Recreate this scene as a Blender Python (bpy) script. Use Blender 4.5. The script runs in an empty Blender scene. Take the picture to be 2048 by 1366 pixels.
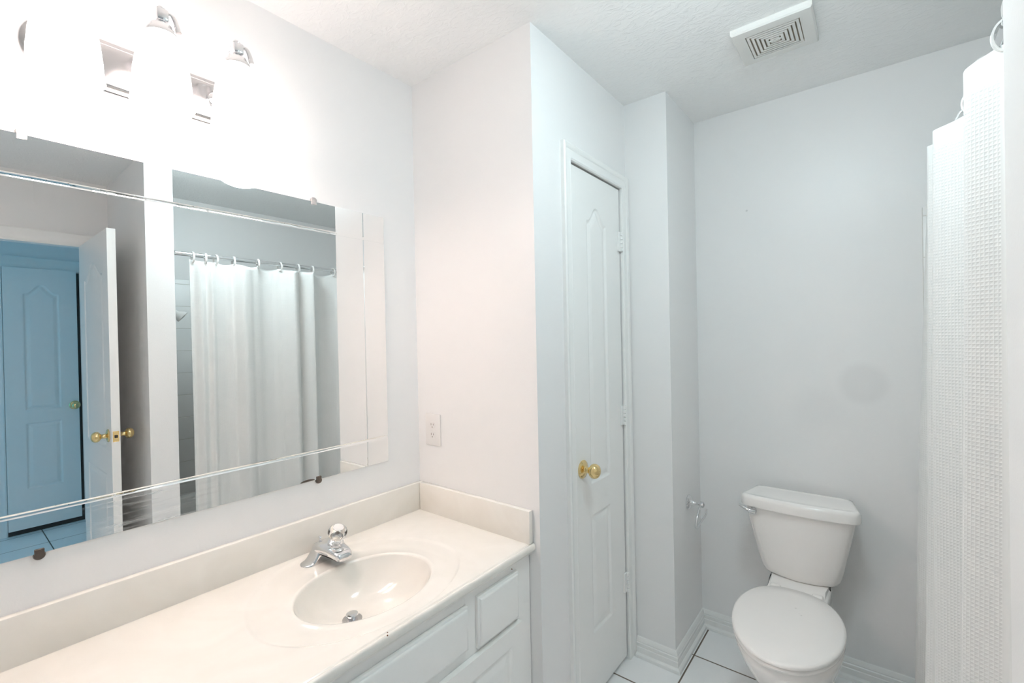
import bpy, bmesh, math, random
from mathutils import Vector, Matrix
import numpy as np

random.seed(4)
sc = bpy.context.scene
COL = sc.collection
PI = math.pi
H = 2.44                      # ceiling height
XP, YP = 0.5915, 1.2221       # closet block: side face / front (pink-lit) face
XQ, YD, YB = 0.7791, 1.9314, 2.3136   # chase beside the toilet, its front face, back wall
XW, YW0, YW1 = 1.5877, 0.7170, 0.8436  # wing wall at the tub's foot
XE = 2.40                     # wall of the entry door
XT = 2.36                     # tub long wall
XH = 3.68                     # far wall of the hall
ZC, DC = 0.7402, 0.5717       # counter top height / depth

# ------------------------------------------------------------------ camera
cd = bpy.data.cameras.new('camera')
cam = bpy.data.objects.new('camera', cd)
COL.objects.link(cam)
cd.sensor_fit = 'HORIZONTAL'
cd.sensor_width = 36.0
cd.lens = 918.88 / 2048 * 36.0
cd.clip_start = 0.02
rt = Vector((0.78453949, 0.61974983, -0.02019753))
up = Vector((0.01203671, 0.0173453, 0.9997771))
fw = Vector((-0.61996202, 0.78460773, -0.00614832))
cam.matrix_world = Matrix(((rt.x, up.x, -fw.x, 1.45646), (rt.y, up.y, -fw.y, 0.0), (rt.z, up.z, -fw.z, 1.41440), (0, 0, 0, 1)))
sc.camera = cam

# ------------------------------------------------------------------ colour management, world, light levels
sc.view_settings.view_transform = 'Standard'
sc.view_settings.look = 'None'
sc.view_settings.gamma = 1.0
sc.view_settings.use_curve_mapping = False
sc.view_settings.exposure = 0.40
sc.cycles.max_bounces = 12
sc.cycles.diffuse_bounces = 8
sc.cycles.glossy_bounces = 6
sc.cycles.sample_clamp_indirect = 8.0
sc.cycles.use_adaptive_sampling = True
sc.cycles.adaptive_threshold = 0.08
sc.cycles.adaptive_min_samples = 16
SHADE_E, BULB_E = 8.0, 66.0     # opal glass glow / bare bulb seen through the open bottom
WARM, WARM_OPAL = (1.0, 0.78, 0.69), (1.0, 0.87, 0.83)
DOME_E = 32.5
COOL = (0.77, 0.945, 1.0)
HALL_E = 0.75                     # daylight reaching the hall from its open end
w = bpy.data.worlds.new('daylight'); sc.world = w
w.use_nodes = True
w.node_tree.nodes['Background'].inputs[0].default_value = (0.18, 0.66, 1.0, 1)
w.node_tree.nodes['Background'].inputs[1].default_value = HALL_E

# ------------------------------------------------------------------ materials
def mat(name, col, rough=0.5, metal=0.0, spec=0.5, bump=None, trans=0.0, ior=1.45, coat=0.0, emit=None, es=0.0):
    m = bpy.data.materials.new(name); m.use_nodes = True
    nt = m.node_tree; b = nt.nodes['Principled BSDF']
    b.inputs['Base Color'].default_value = (*col, 1)
    b.inputs['Roughness'].default_value = rough
    b.inputs['Metallic'].default_value = metal
    b.inputs['Specular IOR Level'].default_value = spec
    b.inputs['Transmission Weight'].default_value = trans
    b.inputs['IOR'].default_value = ior
    b.inputs['Coat Weight'].default_value = coat
    if emit:
        b.inputs['Emission Color'].default_value = (*emit, 1)
        b.inputs['Emission Strength'].default_value = es
    if bump:
        scale, strength, dist = bump[:3]
        tc = nt.nodes.new('ShaderNodeTexCoord')
        n = nt.nodes.new('ShaderNodeTexNoise'); n.inputs['Scale'].default_value = scale
        n.inputs['Detail'].default_value = 4
        bp = nt.nodes.new('ShaderNodeBump'); bp.inputs['Strength'].default_value = strength; bp.inputs['Distance'].default_value = dist
        nt.links.new(tc.outputs['Object'], n.inputs['Vector'])
        nt.links.new(n.outputs['Fac'], bp.inputs['Height'])
        nt.links.new(bp.outputs['Normal'], b.inputs['Normal'])
    return m

def N(m, t, **kw):
    n = m.node_tree.nodes.new(t)
    for k, v in kw.items(): setattr(n, k, v)
    return n
def math_n(m, op, a, b=None, c=None):
    n = N(m, 'ShaderNodeMath', operation=op)
    for i, v in enumerate((a, b, c)):
        if v is None: continue
        if isinstance(v, (int, float)): n.inputs[i].default_value = v
        else: m.node_tree.links.new(v, n.inputs[i])
    return n.outputs[0]

M = {}
M['paint'] = mat('wall_paint', (0.86, 0.855, 0.85), 0.38, spec=0.45, bump=(220, 0.10, 0.002))
M['paint_back'] = mat('wall_paint_touched_up', (0.86, 0.855, 0.85), 0.38, spec=0.45, bump=(220, 0.10, 0.002))
def patch_nodes(m, spots):
    nt = m.node_tree; b = nt.nodes['Principled BSDF']; g = N(m, 'ShaderNodeNewGeometry'); f = None
    for p, r0, r1, k in spots:
        d = N(m, 'ShaderNodeVectorMath', operation='DISTANCE'); d.inputs[1].default_value = p; nt.links.new(g.outputs['Position'], d.inputs[0])
        q = N(m, 'ShaderNodeMapRange'); q.interpolation_type = 'SMOOTHSTEP'
        for i, v in zip(('From Min', 'From Max', 'To Min', 'To Max'), (r0, r1, k, 1.0)): q.inputs[i].default_value = v
        nt.links.new(d.outputs['Value'], q.inputs['Value'])
        f = q.outputs[0] if f is None else math_n(m, 'MULTIPLY', f, q.outputs[0])
    mx = N(m, 'ShaderNodeVectorMath', operation='SCALE'); mx.inputs[0].default_value = (0.86, 0.855, 0.85)
    nt.links.new(f, mx.inputs['Scale']); nt.links.new(mx.outputs[0], b.inputs['Base Color'])
# round touched-up paint patches above the toilet
patch_nodes(M['paint_back'], [((1.418, 2.3136, 1.205), 0.055, 0.10, 0.935), ((1.27, 2.3136, 1.09), 0.03, 0.13, 0.97), ((1.005, 2.3136, 1.975), 0.003, 0.006, 0.8)])
M['ceil'] = mat('ceiling_texture', (0.93, 0.93, 0.925), 0.8, spec=0.2)
def ceiling_nodes(m):
    nt = m.node_tree; b = nt.nodes['Principled BSDF']
    tc = N(m, 'ShaderNodeTexCoord'); mp = N(m, 'ShaderNodeMapping'); mp.inputs['Scale'].default_value = (1, 2.0, 1); mp.inputs['Rotation'].default_value = (0, 0, 0.5)
    n1 = N(m, 'ShaderNodeTexNoise'); n1.inputs['Scale'].default_value = 22; n1.inputs['Detail'].default_value = 5; n1.inputs['Distortion'].default_value = 1.3
    n2 = N(m, 'ShaderNodeTexNoise'); n2.inputs['Scale'].default_value = 60; n2.inputs['Detail'].default_value = 3
    L = nt.links.new
    L(tc.outputs['Object'], mp.inputs[0]); L(mp.outputs[0], n1.inputs['Vector']); L(mp.outputs[0], n2.inputs['Vector'])
    r = N(m, 'ShaderNodeValToRGB'); r.color_ramp.elements[0].position = 0.47; r.color_ramp.elements[1].position = 0.58
    L(n1.outputs['Fac'], r.inputs[0])
    s = math_n(m, 'MULTIPLY_ADD', n2.outputs['Fac'], 0.35, r.outputs[0])
    bp = N(m, 'ShaderNodeBump'); bp.inputs['Strength'].default_value = 0.30; bp.inputs['Distance'].default_value = 0.004
    L(s, bp.inputs['Height']); L(bp.outputs['Normal'], b.inputs['Normal'])
ceiling_nodes(M['ceil'])
M['trim'] = mat('white_trim_enamel', (0.88, 0.88, 0.865), 0.32, spec=0.45)
M['door'] = mat('white_door_enamel', (0.89, 0.89, 0.875), 0.36, spec=0.45)
M['cab'] = mat('white_cabinet_enamel', (0.93, 0.92, 0.895), 0.38, spec=0.4)
M['counter'] = mat('cream_cultured_marble', (0.85, 0.815, 0.755), 0.16, spec=0.5, coat=0.3)
def marble_nodes(m):
    nt = m.node_tree; b = nt.nodes['Principled BSDF']
    tc = N(m, 'ShaderNodeTexCoord'); n = N(m, 'ShaderNodeTexNoise'); n.inputs['Scale'].default_value = 5; n.inputs['Detail'].default_value = 4; n.inputs['Distortion'].default_value = 2
    r = N(m, 'ShaderNodeValToRGB'); r.color_ramp.elements[0].color = (0.835, 0.80, 0.74, 1); r.color_ramp.elements[1].color = (0.87, 0.838, 0.782, 1)
    r.color_ramp.elements[0].position = 0.35; r.color_ramp.elements[1].position = 0.65
    nt.links.new(tc.outputs['Object'], n.inputs['Vector']); nt.links.new(n.outputs['Fac'], r.inputs[0]); nt.links.new(r.outputs[0], b.inputs['Base Color'])
marble_nodes(M['counter'])
M['porcelain'] = mat('white_porcelain', (0.90, 0.87, 0.845), 0.07, spec=0.5, coat=0.4)
M['seat'] = mat('white_seat_plastic', (0.88, 0.85, 0.825), 0.22, spec=0.45)
M['chrome'] = mat('chrome', (0.80, 0.80, 0.81), 0.07, metal=1.0)
M['satin_chrome'] = mat('satin_chrome', (0.62, 0.60, 0.60), 0.16, metal=1.0)
M['brass'] = mat('polished_brass', (0.86, 0.66, 0.33), 0.13, metal=1.0)
M['acrylic'] = mat('clear_acrylic', (0.98, 0.95, 0.92), 0.03, trans=1.0, ior=1.46)
M['white_plastic'] = mat('white_plastic', (0.82, 0.80, 0.78), 0.35)
M['vent_plastic'] = mat('vent_plastic', (0.80, 0.79, 0.765), 0.45)
M['dark'] = mat('dark_bolt_and_shade', (0.06, 0.05, 0.045), 0.8)  # latch bolt, plus painted shade at the hall door and under the spout
M['vent_inside'] = mat('beige_vent_inside', (0.52, 0.45, 0.37), 0.9)  # even beige, darker than the louvers
M['slot'] = mat('outlet_slot', (0.28, 0.24, 0.21), 0.8)
M['clear_clip'] = mat('clear_clip_plastic', (0.93, 0.90, 0.89), 0.12, trans=0.55)
M['dark_clip'] = mat('dark_clip', (0.10, 0.075, 0.06), 0.35, spec=0.6)
M['rust'] = mat('brown_chip', (0.16, 0.06, 0.02), 0.8)
M['rubber'] = mat('clear_drop', (0.9, 0.9, 0.9), 0.2)
M['opal'] = mat('opal_glass_lit', (0.9, 0.88, 0.85), 0.2, emit=WARM_OPAL, es=SHADE_E)
M['bulb'] = mat('bulb_lit', (1, 1, 1), 0.3, emit=WARM, es=BULB_E)
M['dome'] = mat('dome_glass_lit', (0.9, 0.9, 0.9), 0.2, emit=COOL, es=DOME_E)
M['tub'] = mat('white_tub_enamel', (0.82, 0.82, 0.81), 0.1, coat=0.3)
M['liner'] = M['tub']

def tile_mat(name, tile_col, grout, size, gap, axes, off, rough=0.18):
    m = mat(name, tile_col, rough); nt = m.node_tree; b = nt.nodes['Principled BSDF']; L = nt.links.new
    g = N(m, 'ShaderNodeNewGeometry'); sx = N(m, 'ShaderNodeSeparateXYZ'); L(g.outputs['Position'], sx.inputs[0])
    ds = []
    for a, o in zip(axes, off):
        t = math_n(m, 'DIVIDE', math_n(m, 'SUBTRACT', sx.outputs['XYZ'.index(a)], o), size)
        fr = math_n(m, 'FRACT', t)
        ds.append(math_n(m, 'MULTIPLY', math_n(m, 'MINIMUM', fr, math_n(m, 'SUBTRACT', 1.0, fr)), size))
    d = ds[0] if len(ds) == 1 else math_n(m, 'MINIMUM', ds[0], ds[1])
    r = N(m, 'ShaderNodeMapRange'); r.interpolation_type = 'SMOOTHSTEP'
    r.inputs['From Min'].default_value = gap * 0.45; r.inputs['From Max'].default_value = gap * 0.85
    L(d, r.inputs['Value'])
    mx = N(m, 'ShaderNodeMix', data_type='RGBA')
    mx.inputs[6].default_value = (*grout, 1); mx.inputs[7].default_value = (*tile_col, 1)
    L(r.outputs[0], mx.inputs[0]); L(mx.outputs[2], b.inputs['Base Color'])
    rr = math_n(m, 'MULTIPLY_ADD', r.outputs[0], rough - 0.8, 0.8); L(rr, b.inputs['Roughness'])
    bp = N(m, 'ShaderNodeBump'); bp.inputs['Strength'].default_value = 0.5; bp.inputs['Distance'].default_value = 0.0015
    L(r.outputs[0], bp.inputs['Height']); L(bp.outputs['Normal'], b.inputs['Normal'])
    return m
M['floor'] = tile_mat('white_floor_tile', (0.94, 0.945, 0.945), (0.18, 0.14, 0.11), 0.311, 0.005, 'XY', (0.8125, 2.068), 0.22)
M['tile_y'] = tile_mat('white_tub_tile_a', (0.80, 0.80, 0.79), (0.66, 0.65, 0.62), 0.155, 0.0032, 'XZ', (1.60, 1.842), 0.32)
M['tile_x'] = tile_mat('white_tub_tile_b', (0.80, 0.80, 0.79), (0.66, 0.65, 0.62), 0.155, 0.0032, 'YZ', (0.8436, 1.842), 0.32)

def mirror_mat():
    m = mat('silvered_glass', (0.94, 0.955, 0.95), 0.0, metal=1.0); nt = m.node_tree; L = nt.links.new
    b = nt.nodes['Principled BSDF']; out = nt.nodes['Material Output']
    g = N(m, 'ShaderNodeNewGeometry'); sx = N(m, 'ShaderNodeSeparateXYZ'); L(g.outputs['Position'], sx.inputs[0])
    mp = N(m, 'ShaderNodeMapping'); mp.inputs['Rotation'].default_value = (0.20, 0, 0); mp.inputs['Scale'].default_value = (1, 5, 75)
    L(g.outputs['Position'], mp.inputs[0])
    n = N(m, 'ShaderNodeTexNoise'); n.inputs['Scale'].default_value = 1.4; n.inputs['Detail'].default_value = 3; L(mp.outputs[0], n.inputs['Vector'])
    r = N(m, 'ShaderNodeMapRange'); r.inputs['From Min'].default_value = 0.48; r.inputs['From Max'].default_value = 0.72; L(n.outputs['Fac'], r.inputs['Value'])
    z = N(m, 'ShaderNodeMapRange'); z.inputs['From Min'].default_value = 1.055; z.inputs['From Max'].default_value = 1.04; L(sx.outputs[2], z.inputs['Value'])
    y1 = N(m, 'ShaderNodeMapRange'); y1.inputs['From Min'].default_value = 0.19; y1.inputs['From Max'].default_value = 0.27; L(sx.outputs[1], y1.inputs['Value'])
    y2 = N(m, 'ShaderNodeMapRange'); y2.inputs['From Min'].default_value = 0.50; y2.inputs['From Max'].default_value = 0.40; L(sx.outputs[1], y2.inputs['Value'])
    f = math_n(m, 'MULTIPLY', math_n(m, 'MULTIPLY', r.outputs[0], z.outputs[0]), math_n(m, 'MULTIPLY', y1.outputs[0], y2.outputs[0]))
    f = math_n(m, 'MULTIPLY', f, 0.42)
    d = N(m, 'ShaderNodeBsdfDiffuse'); d.inputs[0].default_value = (0.85, 0.85, 0.84, 1)
    mx = N(m, 'ShaderNodeMixShader'); L(f, mx.inputs[0]); L(b.outputs[0], mx.inputs[1]); L(d.outputs[0], mx.inputs[2]); L(mx.outputs[0], out.inputs[0])
    return m
M['mirror'] = mirror_mat()

def curtain_mat():
    m = bpy.data.materials.new('white_waffle_weave'); m.use_nodes = True; nt = m.node_tree; L = nt.links.new
    b = nt.nodes['Principled BSDF']; out = nt.nodes['Material Output']
    b.inputs['Base Color'].default_value = (0.85, 0.85, 0.835, 1); b.inputs['Roughness'].default_value = 0.75; b.inputs['Specular IOR Level'].default_value = 0.2
    b.inputs['Sheen Weight'].default_value = 0.1
    uv = N(m, 'ShaderNodeUVMap'); sx = N(m, 'ShaderNodeSeparateXYZ'); L(uv.outputs[0], sx.inputs[0])
    su = math_n(m, 'ABSOLUTE', math_n(m, 'SINE', math_n(m, 'MULTIPLY', sx.outputs[0], PI / 0.0064)))
    sv = math_n(m, 'ABSOLUTE', math_n(m, 'SINE', math_n(m, 'MULTIPLY', sx.outputs[1], PI / 0.0075)))
    wf = math_n(m, 'MINIMUM', su, sv)
    # plain hem band along the top and plain stripes between the waffle fields
    top = math_n(m, 'LESS_THAN', sx.outputs[1], 1.850)
    st = math_n(m, 'GREATER_THAN', math_n(m, 'FRACT', math_n(m, 'DIVIDE', math_n(m, 'ADD', sx.outputs[0], 0.055), 0.148)), 0.16)
    wf = math_n(m, 'MULTIPLY', wf, math_n(m, 'MULTIPLY', top, st))
    bp = N(m, 'ShaderNodeBump'); bp.inputs['Strength'].default_value = 0.45; bp.inputs['Distance'].default_value = 0.0015
    bp.invert = True
    L(wf, bp.inputs['Height']); L(bp.outputs[0], b.inputs['Normal'])
    t = N(m, 'ShaderNodeBsdfTranslucent'); t.inputs[0].default_value = (0.86, 0.85, 0.82, 1)
    mx = N(m, 'ShaderNodeMixShader'); mx.inputs[0].default_value = 0.12
    L(b.outputs[0], mx.inputs[1]); L(t.outputs[0], mx.inputs[2]); L(mx.outputs[0], out.inputs[0])
    return m
M['curtain'] = curtain_mat()

# ------------------------------------------------------------------ object helpers
def link(name, bm, m, parent=None, smooth=None, loc=None):
    bmesh.ops.recalc_face_normals(bm, faces=bm.faces)
    me = bpy.data.meshes.new(name); bm.to_mesh(me); bm.free()
    me.materials.append(m)
    if smooth:
        for p in me.polygons: p.use_smooth = True
        if smooth < 180: me.set_sharp_from_angle(angle=math.radians(smooth))
    o = bpy.data.objects.new(name, me); COL.objects.link(o)
    if parent:
        o.parent = parent
        o.matrix_parent_inverse = parent.matrix_basis.inverted() if False else Matrix.Identity(4)
        # meshes are written in world coordinates: shift to the parent's frame
        mi = parent_world(parent).inverted()
        me.transform(mi)
    if loc is not None: o.location = loc
    return o
def parent_world(p):
    m = p.matrix_basis.copy()
    while p.parent:
        p = p.parent; m = p.matrix_basis @ m
    return m
def tag(o, label, cat=None, group=None, kind=None):
    o['label'] = label
    if cat: o['category'] = cat
    if group: o['group'] = group
    if kind: o['kind'] = kind
    return o
def empty(name, loc, label, cat, group=None, kind=None):
    o = bpy.data.objects.new(name, None); o.empty_display_size = 0.05; COL.objects.link(o); o.location = loc
    return tag(o, label, cat, group, kind)
def recenter(o):
    """move a top-level mesh's origin to its bounding-box centre at the base"""
    me = o.data; vs = np.array([v.co for v in me.vertices])
    c = Vector(((vs[:, 0].min() + vs[:, 0].max()) / 2, (vs[:, 1].min() + vs[:, 1].max()) / 2, vs[:, 2].min()))
    me.transform(Matrix.Translation(-c)); o.location = c
    return o

def add_box(bm, x0, x1, y0, y1, z0, z1, bev=0.0, seg=2):
    r = bmesh.ops.create_cube(bm, size=1)
    vs = r['verts']
    for v in vs:
        v.co = Vector(((x0 + x1) / 2 + v.co.x * (x1 - x0), (y0 + y1) / 2 + v.co.y * (y1 - y0), (z0 + z1) / 2 + v.co.z * (z1 - z0)))
    if bev:
        es = list({e for v in vs for e in v.link_edges})
        bmesh.ops.bevel(bm, geom=es, offset=bev, segments=seg, affect='EDGES', profile=0.5)
def box(x0, x1, y0, y1, z0, z1, bev=0.0, seg=2):
    bm = bmesh.new(); add_box(bm, x0, x1, y0, y1, z0, z1, bev, seg); return bm
def frame_to(d):
    d = Vector(d).normalized()
    a = Vector((0, 0, 1)) if abs(d.z) < 0.9 else Vector((1, 0, 0))
    u = a.cross(d).normalized(); v = d.cross(u)
    return u, v, d
def add_rings(bm, rings, cap=True, close=True):
    vs = [[bm.verts.new(p) for p in r] for r in rings]
    n = len(rings[0])
    for a, b in zip(vs[:-1], vs[1:]):
        for i in range(n if close else n - 1):
            j = (i + 1) % n
            bm.faces.new((a[i], a[j], b[j], b[i]))
    if cap:
        bm.faces.new(vs[0][::-1]); bm.faces.new(vs[-1])
    return vs
def add_lathe(bm, prof, c, d=(0, 0, 1), n=40, cap=True):
    u, v, d = frame_to(d); c = Vector(c)
    rings = []
    for r, h in prof:
        r = max(r, 1e-4)
        rings.append([c + d * h + u * (r * math.cos(2 * PI * k / n)) + v * (r * math.sin(2 * PI * k / n)) for k in range(n)])
    add_rings(bm, rings, cap)
def add_tube(bm, pts, r, n=14, cap=True):
    pts = [Vector(p) for p in pts]
    rs = r if isinstance(r, (list, tuple)) else [r] * len(pts)
    tang = []
    for i in range(len(pts)):
        a = pts[max(i - 1, 0)]; b = pts[min(i + 1, len(pts) - 1)]
        tang.append((b - a).normalized())
    u, v, _ = frame_to(tang[0]); rings = []
    for p, t, rr in zip(pts, tang, rs):
        u = (u - t * u.dot(t)).normalized(); v = t.cross(u)
        rings.append([p + u * (rr * math.cos(2 * PI * k / n)) + v * (rr * math.sin(2 * PI * k / n)) for k in range(n)])
    add_rings(bm, rings, cap)
def spline(pts, n=8):
    pts = [Vector(p) for p in pts]; out = []
    P = [pts[0] * 2 - pts[1]] + pts + [pts[-1] * 2 - pts[-2]]
    for i in range(1, len(P) - 2):
        for k in range(n):
            t = k / n
            out.append(0.5 * ((2 * P[i]) + (P[i + 1] - P[i - 1]) * t + (2 * P[i - 1] - 5 * P[i] + 4 * P[i + 1] - P[i + 2]) * t * t + (3 * P[i] - P[i - 1] - 3 * P[i + 1] + P[i + 2]) * t ** 3))
    out.append(pts[-1]); return out
def struct(name, bm, m, label, smooth=None):
    o = link(name, bm, m, None, smooth); recenter(o)
    return tag(o, label, None, None, 'structure')

# ------------------------------------------------------------------ room shell
struct('floor', box(-0.1, XH + 0.1, -1.6, 2.45, -0.05, 0.0), M['floor'], 'white square floor tiles with thin dark grout lines')
struct('ceiling', box(-0.1, XH + 0.1, -1.6, 2.45, H, H + 0.06), M['ceil'], 'white textured ceiling')
struct('wall_left', box(-0.1, 0.0, -1.0, 2.45, 0.0, H), M['paint'], 'pale grey wall behind the mirror and vanity light')
struct('wall_back', box(0.0, 2.5, YB, 2.45, 0.0, H), M['paint_back'], 'pale grey wall behind the toilet')
struct('wall_closet', box(0.0, XP - 0.05, YP, YP + 0.07, 0.0, H), M['paint'], 'wall with the outlet at the end of the counter')
def closet_side():
    bm = bmesh.new()
    add_box(bm, XP - 0.05, XP, YP, 1.444, 0, H)
    add_box(bm, XP - 0.05, XP, 1.875, YD, 0, H)
    add_box(bm, XP - 0.05, XP, 1.444, 1.875, 2.062, H)
    return bm
struct('wall_closet_side', closet_side(), M['paint'], 'pale grey wall around the narrow closet door')
struct('wall_chase', box(0.0, XQ, YD, YB, 0, H), M['paint'], 'grey boxed out wall between closet door and toilet')
struct('wall_wing', box(XW, XE + 0.1, YW0, YW1, 0, H), M['paint'], 'pale wall end beside the shower curtain')
struct('wall_right', box(XT, 2.5, YW1, YB, 0, H), M['paint'], 'wall above the tub tile behind the curtain')
struct('wall_front', box(0.0, XE, -1.0, -0.9, 0, H), M['paint'], 'wall behind the viewpoint')
def entry_wall():
    bm = bmesh.new()
    add_box(bm, XE, XE + 0.1, -0.9, -0.13, 0, H)
    add_box(bm, XE, XE + 0.1, 0.615, YW0, 0, H)
    add_box(bm, XE, XE + 0.1, -0.13, 0.615, 2.045, H)
    return bm
struct('wall_entry', entry_wall(), M['paint'], 'wall around the entry doorway, seen in the mirror')
struct('wall_hall', box(XH, XH + 0.1, -1.6, 1.6, 0, H), M['paint'], 'hall wall around the narrow door, seen in the mirror')
struct('wall_hall_end', box(XE + 0.1, XH, 1.5, 1.6, 0, H), M['paint'], 'end wall of the hall')

# ------------------------------------------------------------------ swept trims
CAS = [(0, 0), (0, 0.010), (0.006, 0.013), (0.012, 0.0105), (0.034, 0.0115), (0.040, 0.016), (0.050, 0.018), (0.055, 0.014), (0.055, 0)]
def sweep(bm, path, prof, origin, U, V, Nn, outs):
    """path: 2-D points in plane (U,V); outs: per-vertex 2-D mitre vectors (outward); prof: (outward, height)."""
    origin, U, V, Nn = map(Vector, (origin, U, V, Nn))
    rings = []
    for (a, b), (oa, ob) in zip(path, outs):
        rings.append([origin + U * (a + oa * o) + V * (b + ob * o) + Nn * h for o, h in prof])
    add_rings(bm, rings, True, True)
def casing(name, y0, y1, ztop, x, nx, wmul, label):
    bm = bmesh.new(); pr = [(o * wmul, h) for o, h in CAS]
    path = [(y0, 0), (y0, ztop), (y1, ztop), (y1, 0)]
    sweep(bm, path, pr, (x, 0, 0), (0, 1, 0), (0, 0, 1), (nx, 0, 0), [(-1, 0), (-1, 1), (1, 1), (1, 0)])
    return struct(name, bm, M['trim'], label, 30)
casing('trim_1', 1.447, 1.872, 2.058, XP, 1, 1.0, 'white moulded casing around the narrow closet door')
casing('trim_2', -0.115, 0.600, 2.032, XE, -1, 1.45, 'white casing of the entry doorway, seen in the mirror')
casing('trim_3', 0.335, 0.764, 2.030, XH, -1, 1.6, 'casing of the hall door, seen in the mirror')
# jambs lining the openings (kept with the casings as structure)
def jamb(name, x0, x1, y0, y1, z, label):
    bm = bmesh.new()
    add_box(bm, x0, x1, y0 - 0.003, y0 + 0.003, 0, z); add_box(bm, x0, x1, y1 - 0.003, y1 + 0.003, 0, z)
    add_box(bm, x0, x1, y0 - 0.003, y1 + 0.003, z, z + 0.003)
    return struct(name, bm, M['trim'], label)
jamb('trim_4', XE - 0.001, XE + 0.101, -0.122, 0.607, 2.039, 'white jamb lining the entry doorway')

BASE = [(0, 0), (0.026, 0), (0.0265, 0.005), (0.024, 0.012), (0.018, 0.0165), (0.0135, 0.018), (0.0135, 0.040), (0.011, 0.043), (0.0125, 0.047), (0.0125, 0.058),
        (0.0095, 0.061), (0.011, 0.065), (0.009, 0.074), (0.005, 0.081), (0.0, 0.083)]
def baseboard(name, a, b, n, ma, mb, label):
    """a->b along the wall, n = into the room; ma/mb: shift along the run per unit of thickness."""
    a, b, n = Vector((*a, 0)), Vector((*b, 0)), Vector((*n, 0)); t = (b - a).normalized()
    bm = bmesh.new()
    add_rings(bm, [[a + n * o + t * (ma * o) + Vector((0, 0, h)) for o, h in BASE], [b + n * o + t * (mb * o) + Vector((0, 0, h)) for o, h in BASE]])
    return struct(name, bm, M['trim'], label, 30)
baseboard('baseboard_return', (XP + 0.0185, YD), (XQ, YD), (0, -1), 0, 1, 'white baseboard on the boxed out wall facing the closet door')
baseboard('baseboard_side', (XQ, YD), (XQ, YB), (1, 0), -1, -1, 'white baseboard under the toilet paper holder')
baseboard('baseboard_back', (XQ, YB), (1.596, YB), (0, -1), 1, 0, 'white baseboard behind the toilet')

# tub tile (flat tile panels on the three walls of the alcove)
struct('wall_tile_back', box(1.600, XT, YB - 0.006, YB, 0.3, 1.875, 0.003), M['tile_y'], 'white square tile at the far end of the tub', 40)
struct('wall_tile_right', box(XT - 0.006, XT, YW1, YB - 0.006, 0.3, 1.875, 0.003), M['tile_x'], 'white square tile along the tub, seen in the mirror', 40)
struct('wall_tile_wing', box(1.625, XT - 0.006, YW1, YW1 + 0.006, 0.3, 1.875, 0.003), M['tile_y'], 'white tile on the shower end of the tub', 40)

# ------------------------------------------------------------------ moulded doors
def poly_dist(px, pz, poly):
    """signed inside distance (positive inside) of grid points to a closed polygon"""
    P = np.array(poly); Q = np.roll(P, -1, axis=0)
    best = np.full(px.shape, 1e9); inside = np.zeros(px.shape, bool)
    for (ax, az), (bx, bz) in zip(P, Q):
        ex, ez = bx - ax, bz - az; L2 = ex * ex + ez * ez + 1e-18
        t = np.clip(((px - ax) * ex + (pz - az) * ez) / L2, 0, 1)
        best = np.minimum(best, np.hypot(px - ax - t * ex, pz - az - t * ez))
        c = ((az > pz) != (bz > pz)) & (px < (bx - ax) * (pz - az) / (bz - az + 1e-18) + ax)
        inside ^= c
    return np.where(inside, best, -best)
def arch_panel(u0, u1, v0, vs, vp):
    pts = [(u0, v0), (u1, v0), (u1, vs)]
    uc, hw = (u0 + u1) / 2, (u1 - u0) / 2
    for k in range(1, 30):
        s = 1 - 2 * k / 30
        a = min(1, max(0, (0.84 - abs(s)) / 0.78))
        pts.append((uc + hw * s, vs + (vp - vs) * (a * a * (3 - 2 * a))))
    pts.append((u0, vs)); return pts
def rect_panel(u0, u1, v0, v1): return [(u0, v0), (u1, v0), (u1, v1), (u0, v1)]
def moulded_face(bm, w, h, panels, prof, to_world, du=0.0035):
    """front skin with moulded panels; to_world(u, v, depth) -> point"""
    us = np.linspace(0, w, int(w / du) + 1)
    vl = {0.0, h}
    for p in panels:
        zs = [q[1] for q in p]; lo, hi = min(zs), max(zs); xs = sorted(set(round(q[1], 4) for q in p))
        arch = [z for z in xs if z > hi - 0.12]
        lo_a = min(arch)
        for z in np.arange(lo - 0.006, lo + 0.042, 0.003): vl.add(float(z))
        for z in np.arange(lo_a - 0.042, hi + 0.008, 0.003): vl.add(float(z))
        for z in np.arange(lo, hi, 0.06): vl.add(float(z))
    vs = np.array(sorted(z for z in vl if 0 <= z <= h))
    keep = [0]
    for i in range(1, len(vs)):
        if vs[i] - vs[keep[-1]] > 0.0012: keep.append(i)
    vs = vs[keep]; vs[-1] = h
    U, V = np.meshgrid(us, vs)
    D = np.zeros_like(U)
    px, pd = zip(*prof)
    for p in panels:
        s = poly_dist(U, V, p)
        D = np.where(s > 0, np.interp(s, px, pd), D)
    grid = [[bm.verts.new(to_world(U[j, i], V[j, i], D[j, i])) for i in range(len(us))] for j in range(len(vs))]
    for j in range(len(vs) - 1):
        for i in range(len(us) - 1):
            bm.faces.new((grid[j][i], grid[j][i + 1], grid[j + 1][i + 1], grid[j + 1][i]))
    # border loop down the left, along the bottom, up the right, back along the top
    return [g[0] for g in grid], [g[-1] for g in grid], grid[0], grid[-1]
DOORPROF = [(0, 0), (0.003, 0.0035), (0.009, 0.0062), (0.014, 0.0062), (0.019, 0.0045), (0.032, 0.0012), (0.036, 0.001), (9, 0.001)]
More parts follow.
